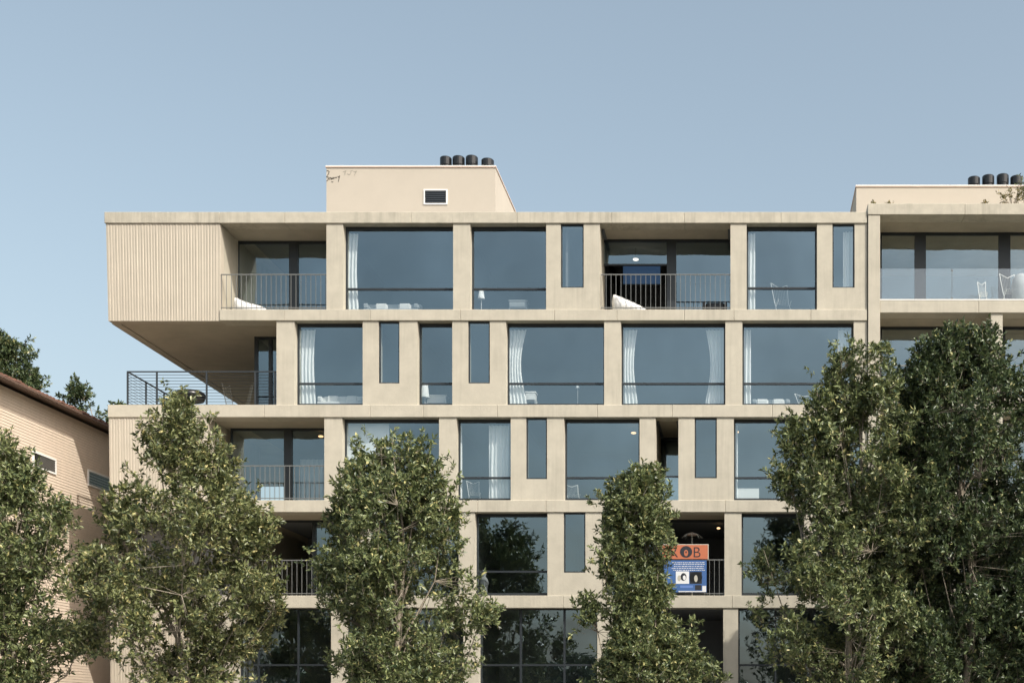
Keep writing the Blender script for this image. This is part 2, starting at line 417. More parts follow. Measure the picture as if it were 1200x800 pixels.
# the rooms behind the terrace openings end in real walls
pbox('terrace_room_wall', M['frame'], bld, X(300, 1.8) - .06, X(300, 1.8) - .003, 1.8, DEP - .31, Z(474.5), Z(376))
pbox('terrace_back_wall', M['in_wall'], bld, X(129) + .02, X(292, 1.7) - .26, 1.9, 2.1, Z(697.5), Z(600))
pbox('terrace_room_wall', M['conc'], bld, X(292, 1.7) - .25, X(292, 1.7) - .003, 1.7, DEP - .31, Z(697.5), Z(600))
vert_railing(bld, 259, 382, 321, 362.5); vert_railing(bld, 704, 856, 321, 362.5); vert_railing(bld, 258, 380, 545, 585.5)
vert_railing(bld, 272, 412, 655.5, 697); vert_railing(bld, 705.5, 849, 655, 697)
g = MB((X(782), .1, Z(584.5))).box(X(768.5), X(795), .1, .14, Z(557.5) - .03, Z(557.5) + .03).build('guard_rail', M['frame'], bld); g.location = Vector((X(782), .1, Z(584.5))) - bld.location
MB().poly([(X(768.5) - X(782), .02, 0), (X(795) - X(782), .02, 0), (X(795) - X(782), .02, .76), (X(768.5) - X(782), .02, .76)], [(0, 1, 2, 3)]).build('pane', M['glass'], g)

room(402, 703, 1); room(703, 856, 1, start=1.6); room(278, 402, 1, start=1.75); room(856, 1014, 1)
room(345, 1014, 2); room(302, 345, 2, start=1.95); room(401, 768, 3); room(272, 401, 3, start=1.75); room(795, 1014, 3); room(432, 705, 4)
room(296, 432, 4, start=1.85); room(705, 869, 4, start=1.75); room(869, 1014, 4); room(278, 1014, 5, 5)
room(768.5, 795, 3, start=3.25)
for r_, xs in {1: (392, 541, 662, 694, 866, 966), 2: (435, 478, 539, 583, 718, 860), 3: (390, 524, 607, 651, 759, 805, 850), 4: (422, 547, 651, 695, 859, 951), 5: (279, 396, 552, 709, 856)}.items():
    for x in xs: partition(x, r_)

# terrace cable railing (front run and receding side run)
def cable_railing():
    d = .06; zt, zb = Z(434), Z(475); xa, xb = X(147.5), X(323.5); org = Vector((xa, d, Z(474.5)))
    t = MB(org).box(xa, xb, d, d + .045, zt - .04, zt).box(xa, xa + .045, d + .045, 8, zt - .04, zt).build('terrace_railing', M['dkrail'], bld)
    t.location = org - bld.location
    for x in (148.2, 182.5, 241, 298, 321):
        MB(org).box(X(x) - .025, X(x) + .025, d + .002, d + .05, zb, zt - .04).build('post', M['dkrail'], t)
    for y in (1.45, 2.9, 4.4, 5.9, 7.9):
        MB(org).box(xa, xa + .04, y, y + .05, zb, zt - .04).build('post', M['dkrail'], t)
    n = 11
    for i in range(n):
        z = zb + .05 + (zt - zb - .08) * i / n
        MB(org).tube([(xa + .02, d + .02, z), (xb, d + .02, z)], .0085, 4).build('cable', M['dkrail'], t)
        MB(org).tube([(xa + .02, d + .06, z), (xa + .02, 7.95, z)], .0085, 4).build('cable', M['dkrail'], t)
cable_railing()

# penthouse with vent and flues
def penthouse(parent, x0, x1, ytop, d, dback, vent=None, flues=(), left=True):
    xa, xb, zt = X(x0, d), X(x1, d), Z(ytop, d); zb = Z(249) + .021
    org = Vector(((xa + xb) / 2, d, zb))
    o = MB(org).box(xa, xb, d, dback, zb, zt - .06).build('penthouse', M['stucco'], parent); o.location = org - org_of(parent)
    MB(org).box(xa - .03, xb + .03, d - .03, dback + .03, zt - .06, zt - .02).build('coping', M['coping'], o)
    MB(org).box(xa - .02, xb + .02, d - .02, dback + .02, zt - .02, zt + .012).build('coping_cap', M['white'], o)
    if vent:
        vx0, vx1, vy0, vy1 = vent
        a, b, c, e = X(vx0, d), X(vx1, d), Z(vy1, d), Z(vy0, d)
        MB(org).box(a, b, d - .03, d + .0, e - .05, e).box(a, b, d - .03, d, c, c + .05).box(a, a + .05, d - .03, d, c + .05, e - .05).box(b - .05, b, d - .03, d, c + .05, e - .05).build('vent_frame', M['white'], o)
        MB(org).box(a + .05, b - .05, d - .008, d - .001, c + .05, e - .05).build('vent_opening', M['black'], o)
        n = 6
        for i in range(n):
            z = c + .09 + (e - c - .18) * i / (n - 1)
            MB(org).poly([(a + .07, d - .009, z + .02), (b - .07, d - .009, z + .02), (b - .07, d - .028, z - .02), (a + .07, d - .028, z - .02), (a + .07, d - .012, z + .028), (b - .07, d - .012, z + .028)], [(0, 1, 2, 3), (3, 2, 5, 4), (0, 4, 5, 1)]).build('louvre', M['frame'], o)
    for fx, ft, fd, w_ in flues:
        r = w_ / 2 * 1.03 * (CD + fd) / FPX; c = (X(fx, fd), fd, zt); h = Z(ft, fd) - zt
        f = MB(org).lathe(c, [(r * .9, -.02), (r * .9, h * .55), (r * 1.02, h * .56), (r * 1.02, h), (r * .9, h + .03), (0.02, h + .035)], 24).build('flue', M['black'], o, smooth=False)
    return o
ph = penthouse(bld, 382.5, 580.5, 194.5, 2.2, 10, (496.5, 524.5, 222, 240), ((522.5, 186, 3.0, 13), (537.5, 185.5, 3.0, 13.5), (553, 185, 3.0, 13.5), (571.5, 188.5, 3.0, 14)))
# handwritten scrawl on the penthouse's upper left corner
def strokes(lines, m, wd, name, d=2.2):
    org = org_of(ph); mb = MB(org)
    for ln in lines:
        pts = [Vector((X(a, d), d - .006, Z(b, d))) for a, b in ln]
        for p, q in zip(pts[:-1], pts[1:]):
            t = (q - p).normalized(); n_ = Vector((-t.z, 0, t.x)) * wd
            p2 = p - t * wd * .5; q2 = q + t * wd * .5
            vs = [p2 - n_, q2 - n_, q2 + n_, p2 + n_]
            mb.poly(vs + [v + Vector((0, .004, 0)) for v in vs], [(0, 1, 2, 3), (7, 6, 5, 4), (0, 4, 5, 1), (1, 5, 6, 2), (2, 6, 7, 3), (3, 7, 4, 0)])
    return stuff(mb.build(name, m, ph))
strokes([[(383, 200.5), (384.5, 200), (385.8, 201.5), (385, 204), (382.8, 207), (382.7, 208)], [(382.8, 207.5), (384.5, 207.5), (385, 209.5), (383.5, 212), (382.7, 212.3)],
         [(385.8, 211), (386.2, 208.5), (387.5, 208.2), (388, 210.5)], [(388.3, 210.6), (388.8, 208.6), (389.8, 210), (390.5, 208), (391.2, 210)],
         [(391.6, 209), (393, 208), (394, 208.8), (394.6, 207.6)], [(396, 206.8), (396.6, 208), (398, 206.3)], [(398.2, 206), (397.2, 210), (396.5, 213)], [(388.5, 213), (389.5, 213.8), (390.4, 213)]], M['scrawl'], .012, 'scrawl')
strokes([[(402.5, 201.5), (405.5, 200.3), (404.3, 203), (404.2, 205)], [(407, 203.5), (408.5, 204.8), (410, 204.6), (411.5, 202)], [(410.5, 201), (413.2, 199.7)], [(414.5, 201), (416, 202), (418, 200.5), (416.5, 203), (415.4, 205.5)]], M['faded'], .010, 'faded_scrawl')

# ------------------------------------------------------------ right wing
wing = thing('apartment_wing', 'taller beige concrete wing at the right with glass balcony guard and roof flues', 'apartment building', (X(1130), 0, 0))
WX = 1330
for a, b in ((1016.5, 1130), (1130, 1230), (1230, WX)): pbox('slab', M['cap'], wing, X(a) + .003, X(b) - .003, -.12, .6, Z(253), Z(240), bevel=.012)
for (ya, yb) in ((353, 367), (465, 480), (577, 592), (690, 706)):
    for a, b in ((1031, 1146.5), (1146.5, 1240), (1240, WX)): pbox('slab', M['conc'], wing, X(a) + .003, X(b) - .003, -.06, .6, Z(yb), Z(ya), bevel=.012)
    pbox('floor_plate', M['soffit'], wing, X(1031) + .01, X(WX), .602, DEP, Z(yb), Z(ya))
pbox('floor_plate', M['soffit'], wing, X(1017), X(WX), .602, DEP, Z(253), Z(240) - .01)
pbox('corner_pillar', M['conc'], wing, X(1017), X(1031), -.09, .6, 0, Z(253) - .001, bevel=.01)
pbox('side_wall', M['conc'], wing, X(1017), X(1031), .602, DEP, 0, Z(253) - .001)
pbox('back_wall', M['stucco'], wing, X(1031), X(WX), DEP - .3, DEP - .003, 0, Z(253))
WR = [(253, 353), (367, 465), (480, 577), (592, 690), (706, 903.5)]
pbox('pillar', M['conc'], wing, X(1262), X(1278), 0, .5, Z(353), Z(253))
for r_ in WR[1:]:
    for a, b in ((1161.5, 1175), (1262, 1278)): pbox('pillar', M['conc'], wing, X(a), X(b), 0, .5, Z(r_[1]), Z(r_[0]))
for r_ in WR:
    pbox('interior_wall', M['in_wall'], wing, X(1031) + .02, X(WX), 6, 6.1, Z(r_[1]) + .01, Z(r_[0]) - .03)
doors(1031.5, 1300, 1, 1.5, mull=((1072, 1085), (1170.5, 1184), (1250, 1262)), parent=wing, rows=WR[0])
for r_ in WR[1:]: doors(1031.5, 1300, 1, 1.5, mull=((1094, 1104), (1165, 1178), (1250, 1262)), parent=wing, rows=r_)
def glass_guard(xa_, xb_, yt, yb, posts):
    d = -.02; org = Vector((X(xa_), d, Z(yb)))
    o = MB(org).box(X(xa_), X(xb_), d - .02, d + .05, Z(yb) + .01, Z(yb) + .05).build('glass_balustrade', M['white'], wing); o.location = org - wing.location
    e = [xa_] + posts + [xb_]
    for a, b in zip(e[:-1], e[1:]):
        MB(org).box(X(a) + .008, X(b) - .008, d, d + .012, Z(yb) + .05, Z(yt)).build('glass_panel', M['clear'], o)
    for p in posts:
        MB(org).box(X(p) - .006, X(p) + .006, d + .014, d + .03, Z(yb) + .05, Z(yt) - .05).box(X(p) - .03, X(p) + .03, d - .012, d + .025, Z(yt) - .09, Z(yt) - .045).box(X(p) - .03, X(p) + .03, d - .012, d + .025, Z(yb) + .06, Z(yb) + .1).build('clamp', M['rail'], o)
glass_guard(1029.5, 1262, 315, 352.5, [1115.5, 1201])
for r_ in WR[1:4]:
    zt, zb = Z(r_[1] - 38), Z(r_[1]); org = Vector((X(1031), .05, zb))
    t = MB(org).box(X(1031), X(1161.5), .05, .09, zt - .04, zt).box(X(1175), X(1262), .05, .09, zt - .04, zt).build('wing_railing', M['rail'], wing); t.location = org - wing.location
    for i in range(8):
        z = zb + .06 + (zt - zb - .1) * i / 8
        MB(org).tube([(X(1031), .07, z), (X(1161.5), .07, z)], .008, 4).build('cable', M['rail'], t)
        MB(org).tube([(X(1175), .07, z), (X(1262), .07, z)], .008, 4).build('cable', M['rail'], t)
penthouse(wing, 1003.5, 1300, 217.3, 2.2, 9, None, ((1141.3, 209.5, 3, 13.5), (1158, 207.5, 3, 13.5), (1175, 206.5, 3, 13.5), (1191, 208.5, 3, 13.5)))

# ------------------------------------------------------------ neighbouring house on the left
HX = X(127) - 2.42
house = thing('timber_house', 'cream clapboard house at the left with a brown eave and clay tiled roof', 'house', (HX, 0, 0))
ZE = 12.75; y0h, y1h = -9.0, 7.6
v = []; f = []; p = .1; nb = int(ZE / p)
for i in range(nb):
    z0 = i * p; b = len(v)
    v += [(.022, y0h, z0), (.022, y1h, z0), (.004, y0h, z0 + p), (.004, y1h, z0 + p), (.004, y0h, z0), (.004, y1h, z0)]
    f += [(b, b + 1, b + 3, b + 2), (b + 4, b + 5, b + 1, b)]
stuff(MB().poly(v, f).build('clapboard_cladding', M['siding'], house))
MB().box(-9, .003, y0h, y1h, 0, ZE).build('wall', M['siding'], house)
MB().poly([(-9, y0h, ZE), (-9, y1h, ZE), (-4.5, y0h, ZE + 1.0), (-4.5, y1h, ZE + 1.0), (.5, y0h - .4, ZE), (.5, y1h + .4, ZE), (.5, y0h - .4, ZE + .07), (.5, y1h + .4, ZE + .07), (-4.5, y0h, ZE + 1.2), (-4.5, y1h, ZE + 1.2), (-9, y0h, ZE + .2), (-9, y1h, ZE + .2)],
          [(2, 3, 5, 4), (4, 5, 7, 6), (6, 7, 9, 8), (8, 9, 11, 10), (0, 1, 3, 2), (0, 10, 11, 1), (0, 2, 4, 6, 8, 10), (1, 11, 9, 7, 5, 3)]).build('roof', M['fascia'], house)
MB().box(.502, .60, y0h - .4, y1h + .4, ZE - .0, ZE + .065).build('gutter', M['fascia'], house)
tm = MB(); prof = [(math.cos(a) * .11, math.sin(a) * .075) for a in [math.pi * k / 6 for k in range(7)]]
vs = []; fs = []
for (dx, dz, sc) in ((.07, 0, 1), (-1.6, .34, .85)):
    vs += [(dx, y * sc, z * sc + dz) for y, z in prof]; 
for i in range(6): fs.append((i, i + 1, i + 8, i + 7))
fs.append(tuple(range(7)))
tme = MB().poly(vs, fs).mesh('roof_tile'); tme.materials.append(M['tile'])
for i in range(70):
    o = bpy.data.objects.new('roof_tile', tme); COL.objects.link(o); o.parent = house
    o.location = (.50 + random.uniform(-.03, .05), y0h - .3 + i * .245, ZE + .072 + random.uniform(-.005, .02)); o.rotation_euler = (random.uniform(-.05, .05), 0, random.uniform(-.04, .04))
def house_window(ya, yb, za, zb, kind):
    org = Vector((0.02, (ya + yb) / 2, za))
    o = MB(org).box(.0, .06, ya, yb, zb - .06, zb).box(0, .06, ya, yb, za, za + .06).box(0, .06, ya, ya + .06, za + .06, zb - .06).box(0, .06, yb - .06, yb, za + .06, zb - .06).build('window', M['white'], house); o.location = org
    MB(org).box(.02, .032, ya + .06, yb - .06, za + .06, zb - .06).build('pane', M['glass'] if kind else M['black'], o)
    if kind: MB(org).box(.004, .012, ya + .06, yb - .06, za + .06, zb - .06).build('backing', M['black'], o)
    if not kind:
        mb = MB(org); n = 16
        for i in range(n):
            y = ya + .06 + (yb - ya - .12) * i / n
            for s in (1, -1):
                a = Vector((.04, y, za + .06 if s > 0 else zb - .06)); L = min(zb - za - .12, yb - .06 - y)
                mb.tube([a, a + Vector((0, L, s * L))], .005, 3)
        stuff(mb.build('lattice', M['mesh'], o))
house_window(-.4, 1.1, 10.45, 11.0, 0); house_window(3.35, 5.1, 10.5, 11.1, 1)

# ------------------------------------------------------------ curtains
def curtain(x0, x1, row, label, d=.5, taper=0, folds=5, ytop=None, ybot=None, m=None, side=0, cat='curtain', name='curtain', gather=None, mid=None):
    y0, y1 = ROWS[row]; zt = (Z(y0) - .16) if ytop is None else Z(ytop, d); zb = (Z(y1) + .06) if ybot is None else Z(ybot, d)
    xa, xb = X(x0, d), X(x1, d); org = Vector(((xa + xb) / 2, d, zb)); nx, nz = folds * 8, 14
    vs = []; fs = []
    for k in range(2):
        for j in range(nz + 1):
            t = j / nz; z = zb + (zt - zb) * t
            wv = 1 - taper * (math.sin(math.pi * min(1, (1 - t) * 1.1)) if side else (1 - t))
            for i in range(nx + 1):
                u = i / nx
                if side < 0: x = xa + (xb - xa) * u * wv
                elif side > 0: x = xb - (xb - xa) * (1 - u) * wv
                else: x = xa + (xb - xa) * (.5 + (u - .5) * wv)
                y = d + .05 * math.sin(u * folds * 2 * math.pi + .6 * math.sin(t * 4)) * (.6 + .4 * (1 - t)) + k * .006
                vs.append((x, y, z))
    N = (nx + 1) * (nz + 1)
    for j in range(nz):
        for i in range(nx):
            a = j * (nx + 1) + i; q = (a, a + 1, a + nx + 2, a + nx + 1); fs.append(q); fs.append(tuple(N + c for c in reversed(q)))
    o = MB(org).poly(vs, fs).build(name, m or M['cloth'], None, smooth=True); o.location = org
    return tag(o, label, cat)
curtain(406, 420, 1, 'white curtain at the left of the widest top floor window, beside the first balcony', side=-1, taper=.15, folds=3)
curtain(876, 885, 1, 'narrow white curtain in the top floor window just right of the second balcony', folds=2)
curtain(988, 1000, 1, 'pale curtain inside the slim slot window at the main block\'s top right corner', folds=3, d=.35)
curtain(347, 370, 2, 'white curtain in the second storey window just right of the cable railed terrace', side=-1, taper=.1, folds=5)
curtain(595, 617, 2, 'white curtain swept to the left of the wide middle window on the second storey', side=-1, taper=.3, folds=5)
curtain(730, 747, 2, 'left curtain of the pair in the second storey window with curtains on both sides', side=-1, taper=.25, folds=4)
curtain(827, 849, 2, 'right curtain of the pair in the second storey window with curtains on both sides', side=1, taper=.25, folds=5)
curtain(871, 880, 2, 'narrow white curtain at the left edge of the last second storey window', folds=2)
curtain(982, 998, 2, 'sheer curtain at the right edge of the last second storey window', folds=3)
curtain(403, 456, 3, 'pale roller blind half lowered behind the tree top on the third storey', ytop=494, ybot=538, folds=1, d=.5, cat='blind', name='roller_blind')
curtain(536, 541.5, 3, 'thin strip of white curtain at the left of the narrow third storey window', folds=1)
curtain(573, 597, 3, 'full white curtain at the right of the narrow third storey window', folds=5)
curtain(861.5, 864.5, 3, 'thin sliver of curtain in the third storey window beside the tall right tree', folds=1)
curtain(352, 379, 3, 'grey white curtain behind the sliding door of the third storey balcony', d=2.1, folds=5, ytop=538, m=M['grey_cloth'])

# ------------------------------------------------------------ furniture and small things
def bean_bag(px0, px1, row, d, top, label, p=2.8, tail=.52):
    zb = Z(ROWS[row][1]) + .005; L = X(px1, d) - X(px0, d); H = Z(top, d) - zb; org = Vector((X(px0, d), d, zb))
    vs = []; ns, n = 18, 16
    for k in range(ns + 1):
        u = k / ns; e_ = min(1, (math.sin(math.pi * min(max(u, .015), .985))) ** .45)
        h = H * (tail * math.sqrt(max(0, 1 - u ** 6)) + (1 - tail) * (1 - u) ** p) * (1 if u > .06 else .6 + u * 6.5); wy = .42 * e_
        for i in range(n):
            a = 2 * math.pi * i / n; z = h * .5 * (1 + math.sin(a) * (abs(math.sin(a)) ** -.25 if abs(math.sin(a)) > .01 else 1))
            vs.append((u * L - .10 * (1 - u) ** 2 * (z / H), math.cos(a) * wy * (1 - .35 * (z / max(h, .01)) ** 2), max(0, z) + .008 * math.sin(k * 2.1 + i)))
    fs = [(k * n + i, k * n + (i + 1) % n, (k + 1) * n + (i + 1) % n, (k + 1) * n + i) for k in range(ns) for i in range(n)]
    fs += [tuple(range(n)), tuple(ns * n + i for i in reversed(range(n)))]
    o = MB().poly(vs, fs).build('bean_bag', M['cloth'], None, smooth=True); o.location = org
    return tag(o, label, 'bean bag')
bean_bag(276, 316, 1, .75, 346, 'white bean bag on the top floor balcony beside the ribbed wall')
bean_bag(719, 762, 1, .7, 343, 'white pointed bean bag on the top floor balcony with the blue screen', 1.2, .3)

def sofa(px0, px1, row, d, top, label, m='cloth'):
    zb = Z(ROWS[row][1]) + .02; zt = Z(top, d); xa, xb = X(px0, d), X(px1, d); L = xb - xa; h = zt - zb
    t = thing('sofa', label, 'sofa', ((xa + xb) / 2, d, zb)); a = L / 2; D = .8
    MB().box(-a, a, 0, D, .08, h * .5).build('seat', M[m], t, bevel=.03)
    MB().box(-a + .02, a - .02, D - .22, D - .005, h * .5 + .002, h).build('backrest', M[m], t, bevel=.05)
    for s in (-1, 1):
        MB().box(s * a, s * (a - .18), 0.005, D - .23, h * .5 + .002, h * .78).build('armrest', M[m], t, bevel=.04)
    for i, x in enumerate((-a * .45, a * .4)):
        MB().box(x - .22, x + .22, D - .42, D - .24, h * .52, h * .96).build('cushion', M['white'], t, bevel=.06)
    for x in (-a + .06, a - .06):
        for y in (.06, D - .06): MB().box(x - .02, x + .02, y - .02, y + .02, 0, .08).build('leg', M['black'], t)
sofa(425, 490, 1, 1.0, 350, 'low pale sofa behind the wide top floor window', 'grey_cloth')
sofa(371, 424, 2, .9, 459, 'white sofa with cushions in the second storey window beside the terrace')
sofa(881, 926, 2, 1.0, 463, 'low pale sofa in the last second storey window', 'grey_cloth')
sofa(470, 508, 3, 1.0, 570, 'pale sofa behind the tree in the third storey window', 'grey_cloth')

def lamp(px, row, d, top, label, sh=.13, hh=.28, lit=False):
    zb = Z(ROWS[row][1]) + .02; H = Z(top, d) - zb
    t = thing('floor_lamp', label, 'floor lamp', (X(px, d), d, zb))
    MB().lathe((0, 0, 0), [(.14, 0), (.14, .02), (.02, .03)], 16).build('base', M['white'], t)
    MB().tube([(0, 0, .02), (0, 0, H - hh * .6)], .012, 6).build('pole', M['white'], t)
    MB().lathe((0, 0, H - hh), [(sh, 0), (sh * .95, .01), (sh * .6, hh), (.02, hh + .005)], 16).build('shade', M['cloth'], t, smooth=True)
lamp(564, 1, .9, 341, 'white floor lamp behind the second top floor window from the left'); lamp(498, 2, .8, 449, 'white floor lamp in the narrow second storey window', .16, .5)
lamp(677, 2, .9, 452, 'thin floor lamp in the wide middle window of the second storey', .07, .08)

def wire_chair(px, row, d, wpx, top, label, m='white', rz=.4, base=None):
    zb = (Z(ROWS[row][1]) if base is None else base) + .02; w_ = wpx * (CD + d) / FPX / 2; H = Z(top, d) - zb
    t = thing('wire_chair', label, 'chair', (X(px, d), d, zb)); t.rotation_euler.z = rz
    r = .012; s = H * .45
    fr = [(-w_, -.25, 0), (-w_ * .9, .1, s), (-w_ * 1.05, .3, H)], [(w_, -.25, 0), (w_ * .9, .1, s), (w_ * 1.05, .3, H)]
    for a in fr: MB().tube(a, r, 5).build('side_frame', M[m], t)
    for a in ([(-w_, .3, 0), (-w_ * .8, -.2, s * .95)], [(w_, .3, 0), (w_ * .8, -.2, s * .95)]): MB().tube(a, r, 5).build('leg', M[m], t)
    MB().tube([(-w_ * 1.05, .3, H), (0, .27, H * .88), (w_ * 1.05, .3, H)], r, 5).build('top_rail', M[m], t)
    vs = [(-w_ * .85, -.22, s), (w_ * .85, -.22, s), (w_ * .8, .12, s * .82), (-w_ * .8, .12, s * .82), (-w_ * .75, .15, s * .9), (w_ * .75, .15, s * .9), (w_ * .9, .3, H * .93), (-w_ * .9, .3, H * .93)]
    sb = MB()
    for k in range(9):
        u = k / 8; L = lambda a, b: [a[i] + (b[i] - a[i]) * u for i in range(3)]
        sb.tube([L(vs[0], vs[1]), L(vs[3], vs[2]), L(vs[7], vs[6])], .004, 3)
    sb.build('seat', M[m], t)
wire_chair(917, 1, .9, 20, 330, 'white wire lounge chair behind the top floor window right of the second balcony')
wire_chair(672, 3, .9, 15, 566, 'white wire chair at the left of the wide third storey window')
wire_chair(945, 2, .9, 20, 460, 'white wire chair at the right end of the last second storey window')
wire_chair(556, 3, .9, 14, 562, 'pale wire chair between the curtains of the narrow third storey window')
wire_chair(272, 2, 3.0, 12, 449, 'slim wire chair standing on the cable railed terrace, the left one', 'chalk', rz=1.2); wire_chair(286, 2, 3.0, 12, 448, 'slim wire chair standing on the cable railed terrace, the one nearer the glass door', 'chalk', rz=-1.0)
wire_chair(1184, 1, .6, 18, 318, 'white folding clothes airer shaped chair at the right end of the glass guarded balcony', rz=.2, base=Z(353))
wire_chair(1152, 1, .6, 9, 327, 'small white chair left of the airer on the glass guarded balcony', rz=.0, base=Z(353))
# laundry pile on the right balcony chair
t = MB((X(1196, .7), .7, Z(353) + .02)).lathe((X(1196, .7), .7, Z(353) + .02), [(.25, 0), (.3, .3), (.33, .7), (.28, 1.0), (.12, 1.15), (.02, 1.17)], 14).build('covered_stool', M['grey_cloth'], None, smooth=True)
t.location = (X(1196, .7), .7, Z(353) + .02); tag(t, 'grey draped stool at the far right of the glass guarded balcony', 'stool')

def armchair(px, row, d, top, label):
    zb = Z(ROWS[row][1]) + .02; h = Z(top, d) - zb; t = thing('armchair', label, 'armchair', (X(px, d), d, zb))
    MB().box(-.33, .33, -.3, .3, .12, h * .55).build('seat', M['black'], t, bevel=.04); MB().box(-.33, .33, .12, .3, h * .552, h).build('backrest', M['black'], t, bevel=.05)
    for s_ in (-1, 1): MB().box(s_ * .335, s_ * .42, -.3, .3, .1, h * .8).build('armrest', M['black'], t, bevel=.02)
    for x in (-.28, .28):
        for y in (-.25, .25): MB().box(x - .02, x + .02, y - .02, y + .02, 0, .12).build('leg', M['frame'], t)
armchair(838, 1, .95, 353, 'low black armchair at the right of the second top floor balcony')
# round black table on terrace
t = thing('round_table', 'round black table on the terrace behind the cable railing', 'table', (X(223, 1.3), 1.3, Z(474.5)))
hh = Z(459, 1.3) - Z(474.5)
MB().lathe((0, 0, hh - .42), [(.10, 0), (.46, .1), (.52, .25), (.50, .36), (.42, .42), (.02, .425)], 28).build('drum_top', M['black'], t, smooth=True)
MB().lathe((0, 0, 0), [(.28, 0), (.28, .03), (.06, .06), (.06, hh - .42)], 20).build('pedestal', M['black'], t)

def crate(px0, px1, row, d, top, label, m='white', name='side_table'):
    zb = Z(ROWS[row][1]) + .02; zt = Z(top, d); xa, xb = X(px0, d), X(px1, d); t = thing(name, label, 'table', ((xa + xb) / 2, d, zb)); a = (xb - xa) / 2; h = zt - zb
    MB().box(-a, a, -.2, .2, h - .05, h).build('tabletop', M[m], t, bevel=.01)
    MB().box(-a + .03, a - .03, -.18, .18, h - .28, h - .052).build('drawer', M[m], t)
    for x in (-a + .03, a - .03):
        for y in (-.17, .17): MB().box(x - .02, x + .02, y - .02, y + .02, 0, h - .282 if True else 0).build('leg', M[m], t)
crate(597, 619, 1, .9, 353.5, 'low pale cabinet table in the second top floor window', 'grey_cloth'); crate(616, 629, 2, .9, 460, 'white box table beside the curtain in the wide second storey window')
crate(501, 525, 2, 1.1, 464, 'pale low table in the narrow second storey window'); crate(912, 936, 3, .8, 574, 'pale low table near the tall right tree in the third storey window', 'grey_cloth')
# white board sign leaning in row 3 window
o = MB().box(0, X(889, .5) - X(860.5, .5), 0, .03, 0, Z(571.5, .5) - Z(586) - .03).build('display_board', M['white']); o.location = (X(861, .5), .5, Z(586) + .022); tag(o, 'plain white board standing in the third storey window beside the tall right tree', 'board')
# statue in row 4 window
t = MB((X(567, .7), .7, Z(697.5) + .02)).lathe((X(567, .7), .7, Z(697.5) + .02), [(.16, 0), (.17, .05), (.12, .1), (.13, .3), (.17, .5), (.12, .65), (.06, .72), (.09, .8), (.08, .9), (.02, .95)], 14).build('sculpture', M['grey_cloth'], None, smooth=True)
t.location = (X(567, .7), .7, Z(697.5) + .02); tag(t, 'pale upright sculpture in the fourth storey window that reflects a tree', 'sculpture')
# blue screen seen through open sliding door
t = thing('wall_screen', 'blue lit screen hanging inside the open sliding door of the second top floor balcony', 'screen', (X(752, 3.2), 3.2, Z(334, 3.2)))
a = X(775, 3.2) - X(752, 3.2); hh = Z(309, 3.2) - Z(334, 3.2)
MB().box(-a, a, 0, .06, 0, hh).build('casing', M['black'], t)
sc = lamp_mat('screen_blue', (.04, .085, .17), .4)
MB().box(-a + .04, a - .04, -.005, -.001, .04, hh - .04).build('display', sc, t)
# chair silhouette behind right pane
def pendant(px, py, d, m, label, r=.1, row=None, cat='ceiling lamp'):
    y0 = ROWS[row][0]; z = Z(py, d); t = thing('ceiling_lamp', label, cat, (X(px, d), d, z)); zc = Z(y0) - .03
    MB().tube([(0, 0, .05), (0, 0, max(.06, zc - z))], .008, 5).build('cord', M['black'], t)
    MB().lathe((0, 0, 0), [(r * .7, 0), (r, .015), (r, .045), (r * .5, .06)], 16).build('shade', M[m], t)
pendant(745, 305, 2.2, 'cool', 'white lit ceiling lamp behind the second top floor balcony', .1, 1)
pendant(376, 512, 2.0, 'warm', 'orange lit ceiling lamp inside the third storey balcony door', .09, 3)
pendant(742.5, 508, 1.2, 'warm', 'reddish lit ceiling lamp at the right of the wide third storey window', .09, 3)
pendant(863.5, 507, 1.2, 'warm', 'warm lit ceiling lamp at the left of the third storey window beside the right tree', .07, 3)
pendant(842, 619.5, 2.4, 'warm', 'small orange lit ceiling lamp above the banner balcony', .06, 4)
# parasol behind the banner
t = thing('parasol', 'small pale parasol poking up behind the orange banner', 'parasol', (X(811, .9), .9, Z(697.5) + .01))
hh = Z(624, .9) - Z(697.5)
MB().tube([(0, 0, 0), (0, 0, hh)], .015, 6).build('pole', M['chalk'], t)
mb = MB()
for k in range(8):
    a = 2 * math.pi * k / 8; mb.tube([(0, 0, hh), (.22 * math.cos(a), .22 * math.sin(a), hh - .06), (.36 * math.cos(a), .36 * math.sin(a), hh - .2)], .008, 4)
mb.build('ribs', M['chalk'], t)
MB().lathe((0, 0, hh - .09), [(.22, 0), (.1, .06), (.02, .1)], 8).build('canopy', M['coping'], t)

# ------------------------------------------------------------ banners
def text_mesh(s, size, m, parent, loc, bold=0):
    c = bpy.data.curves.new('lettering', 'FONT'); c.body = s; c.size = size; c.extrude = .002; c.offset = bold; c.align_x = 'CENTER'
    o = bpy.data.objects.new('tmp', c); COL.objects.link(o); bpy.context.view_layer.update()
    me = bpy.data.meshes.new_from_object(o.evaluated_get(bpy.context.evaluated_depsgraph_get())); bpy.data.objects.remove(o)
    me.name = 'lettering'; me.materials.clear()
    r = link('lettering', me, m, parent); r.location = loc; r.rotation_euler = (R(90), 0, 0); return r
d = -.06
def bp(px, py): return (X(px, d), Z(py, d))
t = thing('orange_banner', 'orange banner with big letters and a dark disc above the blue poster on the railing', 'banner', (*[X(803, d), d], Z(655, d)))
ox, oz = t.location.x, t.location.z
x0, z0 = bp(776, 655.5); x1, z1 = bp(829.5, 638)
MB().box(x0 - ox, x1 - ox, 0, .02, 0.01, z1 - oz).build('board', M['orange'], t)
e = .025
